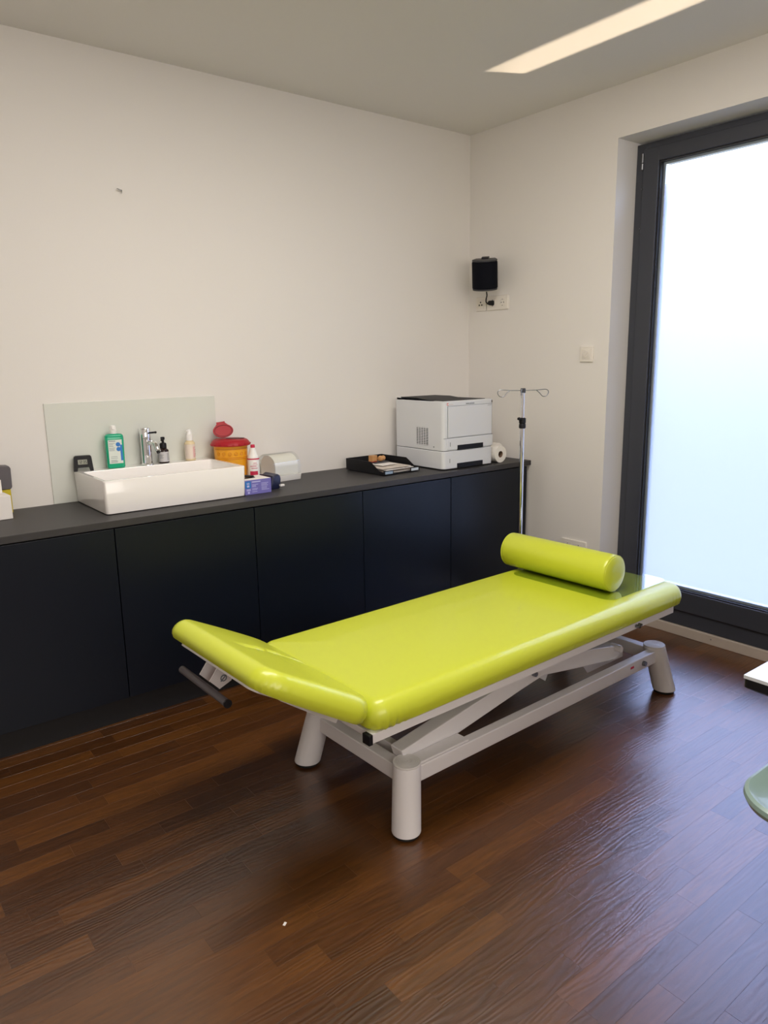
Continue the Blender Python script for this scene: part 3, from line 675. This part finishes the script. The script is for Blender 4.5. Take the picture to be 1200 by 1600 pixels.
s = thing('wall_switch', 'single white wall plate with round control left of the window', 'switch')
plate(s, -.940, -.858, 1.433, 1.515, 'plate'); q = insert(s, -.899, 1.474, name='rocker')
bm = bmesh.new(); tube(bm, [(X-.012, -.899+.016*cos(2*pi*i/24), 1.474+.016*sin(2*pi*i/24)) for i in range(24)], .0012, 6, True); tube(bm, [(X-.012, -.887, 1.462), (X-.012, -.910, 1.486)], .0015, 6); obj('control_ring', bm, m_ivory, q)

zl = .40
s = thing('lower_double_socket', 'white double wall socket low on the wall above the lime bolster', 'socket')
plate(s, -.945, -.775, zl-.041, zl+.041); insert(s, -.822, zl, hole=True); insert(s, -.898, zl, hole=True)
pl = thing('couch_plug', 'grey plug in the right side of the low double socket', 'plug', (X-.0105, -.898, zl))
bm = bmesh.new(); cyl(bm, (-.0005, 0, 0), (-.045, .012, -.004), .016, .012, 20); obj('plug_body', bm, m_cable, pl)
bm = bmesh.new(); tube(bm, smooth_pts([(-.045, .012, -.004), (-.065, .025, -.03), (-.06, .03, -.15), (-.05, .02, -.32), (-.06, -.05, -.386), (-.16, -.22, -.388), (-.30, -.40, -.388)], 6), .004, 8); obj('cable', bm, m_cable, pl)

# speaker, tilted downwards on its bracket
sp = thing('loudspeaker', 'black curved loudspeaker on the right wall near the corner', 'speaker', (-.118, -.248, 1.940), 0, rot=(0, radians(-13), radians(38)))
D = []
for k in range(17): t = -pi/2+pi*k/16; D.append((-.014-.058*cos(t), .074*sin(t)))
D = D + [(.046, .058), (.046, -.058)]
def dprism(z0, z1, k=1.0, bev=.004):
    bm = bmesh.new(); rings_mesh(bm, [[(x*s_, y*s_, z) for x, y in D] for s_, z in ((k-.04, z0), (k, z0+bev), (k, z1-bev), (k-.04, z1))]); return bm
obj('grille', dprism(-.078, .072, 1.0), mat('speaker_grille', (.0025, .003, .007), .7, spec=.12), sp)
obj('top_cap', dprism(.0725, .084, .985), m_charcoal, sp); obj('bottom_cap', dprism(-.087, -.0785, .985), m_charcoal, sp)
bm = bmesh.new(); box(bm, .0, .045, -.020, .020, .0845, .092); box(bm, .0, .040, -.015, .015, -.096, -.0875); box(bm, .047, .056, -.020, .020, -.096, .092); box(bm, .04, .048, -.020, .020, .0845, .092); box(bm, .04, .048, -.015, .015, -.096, -.0875)
obj('bracket', bm, m_black, sp)
bm = bmesh.new(); cyl(bm, (.05, 0, .0), (.112, .035, .018), .009, seg=16); obj('wall_arm', bm, m_black, sp)

nl = thing('wall_hook', 'tiny bent nail high on the back wall above the basin', 'nail', (-2.130, 0, 2.203))
bm = bmesh.new(); tube(bm, [(.006, -.0005, .002), (.004, -.012, 0), (-.006, -.014, .001), (-.018, -.014, .004)], .0022, 8); tube(bm, [(.004, -.012, 0), (.002, -.013, -.012)], .002, 8); obj('nail', bm, m_steel, nl)

# ------------------------------------------------------------------ treatment couch
cx_, cy_, th_ = -1.2801, -1.5033, .0283
bed = thing('treatment_couch', 'height adjustable treatment couch with lime green vinyl pads and white frame', 'couch', (cx_, cy_, 0), th_)
A, B, SPL, LH = .765, .2775, .038, .220
# legs
for sx in (-1, 1):
    for sy in (-1, 1):
        p0 = Vector((sx*A, sy*B, .012)); p1 = Vector((sx*(A-SPL), sy*(B-SPL), LH-.006)); ax = (p1-p0)
        bm = bmesh.new(); cyl(bm, p0, p1, .047, .045, 40)
        for v in bm.verts:                      # feet and heads cut level
            if v.co.z < .07: v.co += ax*((.012-v.co.z)/ax.z)
            else: v.co += ax*((LH-.006-v.co.z)/ax.z)
        lg = obj('leg', bm, m_bedw, bed, .002)
        bm = bmesh.new(); lathe(bm, [(.041, 0.0003), (.043, .003), (.043, .0125)], (p0.x, p0.y, 0), 32); obj('rubber_foot', bm, m_rubber, lg)
        bm = bmesh.new(); pr_ = [(.0455, 0), (.0455, .005), (.044, .007)]
        for k in range(7): r0 = .042-k*.006; pr_ += [(r0, .0072), (r0-.002, .0062), (r0-.004, .0062), (r0-.0055, .0072)]
        pr_ = [q for q in pr_ if q[0] > .0005]
        lathe(bm, pr_, (p1.x, p1.y, LH-.006), 36); obj('cap', bm, m_cap, lg)
# base frame: long rails, end rails
zr0, zr1 = .148, .204
for sy in (-1, 1):
    bx('side_rail', m_bedw, bed, -A+.06, A-.06, sy*(B-.030)-.020, sy*(B-.030)+.020, zr0, zr1, .004)
bx('end_rail', m_bedw, bed, -A+.012, -A+.056, -B+.045, B-.045, zr0, zr1, .004); bx('end_rail', m_bedw, bed, A-.062, A-.018, -B+.045, B-.045, zr0, zr1, .004)
bx('cross_bar', m_bedw, bed, -A+.085, -A+.115, -B+.051, B-.051, zr0+.004, zr1+.004, .003)
bx('rail_cover', m_bedw, bed, -A+.06, -.47, -B+.012, -B+.068, zr1+.0005, zr1+.010, .003)
def bar(bm, p, q, ya, yb, hgt, hgt2=None):
    (x0, z0), (x1, z1) = p, q; d = Vector((x1-x0, z1-z0)).normalized(); n = Vector((-d.y, d.x)); h2 = hgt2 or hgt
    P4 = [(x0+n.x*hgt/2, z0+n.y*hgt/2), (x0-n.x*hgt/2, z0-n.y*hgt/2), (x1-n.x*h2/2, z1-n.y*h2/2), (x1+n.x*h2/2, z1+n.y*h2/2)]
    prism(bm, P4, ya, yb, lambda a, b, h: (a, h, b))
for sy in (-1, 1):
    y0, y1 = sorted((sy*.208, sy*.150)); z0_, z1_ = sorted((sy*.2075, sy*.162))
    bm = bmesh.new(); prism(bm, [(-.72, .238), (-.19, .322), (.03, .348), (.01, .284), (-.13, .264), (-.48, .205), (-.70, .172)], y0, y1, lambda a, b, h: (a, h, b)); obj('scissor_arm', bm, m_bedw, bed, .004)
    bm = bmesh.new(); prism(bm, [(-.10, .372), (-.10, .295), (-.02, .2845), (.20, .249), (.489, .207), (.528, .257), (.515, .263), (.162, .330), (.02, .372)], z0_, z1_, lambda a, b, h: (a, h, b)); obj('lift_arm', bm, m_bedw, bed, .004)
    ye = sy*.209; cy('bolt', m_zinc, bed, (-.068, sy*.205, .310), (-.068, sy*.224, .310), .010, seg=8)
    bm = bmesh.new(); prism(bm, [(-.03, .29), (.12, .275), (.085, .212)], sy*.145-.003, sy*.145+.003, lambda a, b, h: (a, h, b)); obj('gusset', bm, m_bedw, bed)
    bm = bmesh.new(); prism(bm, [(.34, .250), (.49, .225), (.62, .190), (.62, .165), (.36, .165), (.33, .20)], sy*.15-.003, sy*.15+.003, lambda a, b, h: (a, h, b)); obj('bearing_plate', bm, m_bedw, bed)
    cy('bolt', m_zinc, bed, (.595, sy*(B-.009), .178), (.595, sy*(B+.004), .178), .011, seg=8)
cy('axle', m_bedw, bed, (.475, -.235, .262), (.475, .235, .262), .013); cy('axle', m_bedw, bed, (-.20, -.166, .345), (-.20, .166, .345), .013)
cy('lifting_motor', m_charcoal, bed, (-.30, .0, .24), (.12, .0, .30), .032)
cy('lifting_spindle', m_steel, bed, (.12, 0, .30), (.47, 0, .262), .012)
bm = bmesh.new(); tube(bm, smooth_pts([(.66, -.05, .30), (.56, -.10, .335), (.50, -.17, .345), (.56, -.21, .335), (.66, -.17, .32), (.69, -.1, .31)], 6), .006, 8); obj('hand_grip_cable', bm, m_cable, bed)
bm = bmesh.new(); prism(bm, [(.50, .365), (.58, .36), (.76, .262), (.76, .235), (.70, .235), (.52, .335)], -.085, -.055, lambda a, b, h: (a, h, b)); obj('link_arm', bm, m_bedw, bed, .003)
bm = bmesh.new(); tube(bm, smooth_pts([(-.66, .10, .35), (-.5, -.05, .33), (-.38, -.15, .365), (-.30, -.10, .372)], 5), .009, 8); obj('hose', bm, m_cable, bed)
# upper frame
for sy in (-1, 1):
    yo = sy*.318
    bm = bmesh.new(); ya, yb = sorted((yo, yo-sy*.004)); box(bm, -.925, .725, ya, yb, .387, .416); ya, yb = sorted((yo-sy*.004, yo-sy*.030)); box(bm, -.925, .725, ya, yb, .412, .416); box(bm, -.925, .725, ya, yb, .387, .390); obj('seat_rail', bm, m_bedw, bed, smooth=False)
bx('end_cap', m_black, bed, -.9405, -.9255, -.322, -.290, .385, .4165, .002); bx('end_cap', m_black, bed, -.9405, -.9255, .290, .322, .385, .4165, .002)
for x in (-.92, -.45, .0, .35, .70): bx('seat_cross_bar', m_bedw, bed, x-.015 if x > -.9 else x, x+.015, -.313, .313, .391, .4115, .002)
for x in (.435, ): 
    bm = bmesh.new(); cyl(bm, (x, -.3185, .401), (x, -.338, .401), .007, seg=8); cyl(bm, (x+.02, -.3185, .403), (x+.02, -.334, .403), .006, seg=8); obj('bolt', bm, m_zinc, bed)
bx('rating_label', m_redpr, bed, .50, .525, -B+.0095, -B+.0105, .176, .186)
# main pad
def puff(T, e, top, crown, tail):
    P = [(.030, 0), (.012, .001), (.004, .006)]
    for k in range(1, 9):
        t = pi/2*k/8; P.append((e*(1-cos(pi/2-t))*0+e*(1-sin(pi/2-t+0)) if False else e*(1-cos(t)) , T*.30+(T*.70)*sin(t)))
    return P
def padprof(T, e, amax, crown):
    P = [(.034, 0), (.014, 0.001), (.004, .010), (0, T*.32)]
    for k in range(1, 10):
        t = pi/2*k/9; P.append((e*(1-cos(t)), T*.32+T*.68*sin(t)))
    n = 7
    for k in range(1, n+1): u = k/n; P.append((e+(amax-e)*u, T+crown*sin(u*pi/2)))
    return P
ma, mb = .8625, .338
def wrinkle(x, y, z, k):
    # gathered vinyl at the pad corners, near the underside
    for sx in (-1, 1):
        for sy in (-1, 1):
            d = Vector((x-sx*(ma-.075), y-sy*(mb-.02)))
            w_ = math.exp(-(d.x/.055)**2-(d.y/.05)**2)*max(0, 1-z/.06)
            if w_ > .02 and k > 0: y -= sy*.008*w_*abs(sin(x*120)); 
    return (x, y, z)
bm = pad(ma, mb, .060, padprof(.090, .046, .30, .004), wrinkle, 16, 190)
for v in bm.verts: v.co.x += -.0675; v.co.z += .4165
obj('main_pad', bm, m_lime, bed)
# head pad, hinged up about 31 degrees, tapered, with a nose slit
ha, hb = .197, .335
def hd(x, y, z, k):
    u = (x+ha)/(2*ha)                       # 0 at hinge, 1 at outer end
    y2 = y*(1-.14*u**1.5)
    if z > .045:
        g = math.exp(-((y-.0)/.013)**2)*max(0, min(1, 2.4-u*3))
        z -= .040*g
    if z > .02:
        z += .010*sin(pi*min(1, u*1.1))*math.cos(min(1, abs(y)/.34)*pi/2)
        z -= .016*u*(z/.08)
    for sy in (-1, 1):
        d = Vector((x-(ha-.04), y-sy*(hb-.035)))
        w_ = math.exp(-(d.x/.05)**2-(d.y/.05)**2)*max(0, 1-z/.06)
        if w_ > .02 and k > 0: y2 -= sy*.006*w_*abs(sin((x-y*sy)*115))
    return (x, y2, z)
hbm = pad(ha, hb, .075, padprof(.080, .040, .19, .002), hd, 18, 40)
hm = Matrix.Translation((-.938, 0, .438)) @ Matrix.Rotation(radians(180), 4, 'Z') @ Matrix.Rotation(radians(-31.5), 4, 'Y') @ Matrix.Translation((ha, 0, 0))
for v in hbm.verts: v.co = hm @ v.co
hp = obj('head_pad', hbm, m_lime, bed)
bm = bmesh.new(); 
prism(bm, rrect(.115, .225, .03, 6), -.009, -.0005, lambda a, b, h: hm @ Vector((a+.050, b, h))); bd = obj('head_board', bm, m_bedw, bed)
bm = bmesh.new(); cyl(bm, (-1.247, -.068, .527), (-1.247, .222, .533), .0115, seg=24); hb_ = obj('handle_bar', bm, m_greyf, bed)
bm = bmesh.new(); cyl(bm, (-1.247, -.076, .5268), (-1.247, -.069, .527), .0125, seg=24); obj('end_plug', bm, m_black, hb_)
for y in (.060, .125):
    bm = bmesh.new(); prism(bm, [(-1.235, .545), (-1.205, .512), (-1.165, .528), (-1.150, .560), (-1.20, .590)], y-.002, y+.002, lambda a, b, h: (a, h, b)); obj('handle_bracket', bm, m_bedw, bed)
bm = bmesh.new(); tube(bm, [(-1.190+.009*cos(2*pi*k/16), .0575, .543+.009*sin(2*pi*k/16)) for k in range(16)], .002, 6, True); tube(bm, [(-1.180, .0575, .552), (-1.200, .0575, .534)], .002, 6); obj('bracket_mark', bm, m_ink, bed)
for sy in (-1, 1):
    bm = bmesh.new(); bar(bm, (-1.12, .535), (-.93, .400), sy*.15-.006, sy*.15+.006, .022); obj('head_strut', bm, m_bedw, bed)

# clear protective sheet and bolster
ZB = .4165+.090+.0045
sh_ = thing('foot_sheet', 'clear plastic protective sheet lying on the foot end of couch', 'sheet', (cx_, cy_, 0), th_)
bm = bmesh.new(); prism(bm, rrect(.215, .262, .045, 8, .555, 0), ZB, ZB+.0012); obj('plastic', bm, m_sheet, sh_)
for o in (): pass
bo = thing('bolster', 'lime green cylindrical bolster lying across the couch', 'bolster', (cx_+.452*cos(th_)-.075*sin(th_), cy_+.452*sin(th_)+.075*cos(th_), ZB+.0014), th_)
bm = bmesh.new(); rb_ = .0775
prof = [(.001, -.282), (.03, -.2825), (.060, -.281), (.071, -.277), (.0755, -.270), (rb_, -.258), (rb_, .258), (.0755, .270), (.071, .277), (.060, .281), (.03, .2825), (.001, .282)]
lathe(bm, prof, seg=56)
for v in bm.verts: v.co = Vector((v.co.x, v.co.z, v.co.y+rb_))
obj('bolster_body', bm, m_lime, bo)
for s_ in (-1, 1):
    bm = bmesh.new(); tube(bm, [(.0745*cos(2*pi*k/48), s_*.273, rb_+.0745*sin(2*pi*k/48)) for k in range(48)], .0022, 6, True); obj('piping', bm, m_lime, bo)

# ------------------------------------------------------------------ desk corner and stool at the right edge
dk = thing('desk', 'pale desk corner with black underside at the right edge of picture', 'desk', (-1.1, -3.15, 0))
bx('table_top', m_desk, dk, -.625, .75, -.75, .495, .733, .742, .001)
bm = bmesh.new(); rings = [[(x, y, z) for x, y in rrect(.687-i, .622-i, .01, 4, .0625, -.1275)] for i, z in ((.02, .700), (.0, .712), (.0, .7325))]; rings_mesh(bm, rings); obj('edge_band', bm, m_black, dk)
for x in (.05, .60): bx('leg', m_black, dk, x-.03, x+.03, -.3, -.24, .0, .70, .003); bx('foot_bar', m_black, dk, x-.04, x+.04, -.68, .0, .0003, .03, .003)
st = thing('stool', 'grey green moulded stool seat at the right edge below the desk corner', 'stool', (-1.652, -2.885, 0))
def sd(x, y, z, k): return (x, y, z)
bm = pad(.195, .195, .12, [(.02, -.030), (.006, -.026), (0, -.014), (.002, -.004), (.010, 0), (.020, -.004), (.035, -.012), (.07, -.018), (.12, -.021), (.19, -.022)], None, 14, 6)
for v in bm.verts: v.co.z += .505
obj('seat', bm, m_stool, st)
for sx in (-1, 1):
    for sy in (-1, 1): cy('leg', m_chrome, st, (sx*.05, sy*.05, .475), (sx*.06, sy*.06, .0), .010)
bx('seat_support', m_black, st, -.08, .08, -.08, .08, .470, .480)

ps = tag(bx('paper_scrap', m_paper, None, -.006, .006, -.0035, .0035, .0003, .0015), 'tiny white paper scrap on the floor in the foreground', 'scrap')
q_ = vis((0, 0, 0))
d__ = (fwd + R_*((445-600)/F_PX) - U_*((1444-800)/F_PX)); t__ = -CAM.z/d__.z
ps.location = (CAM.x+d__.x*t__, CAM.y+d__.y*t__, 0); ps.rotation_euler = (0, 0, .6)
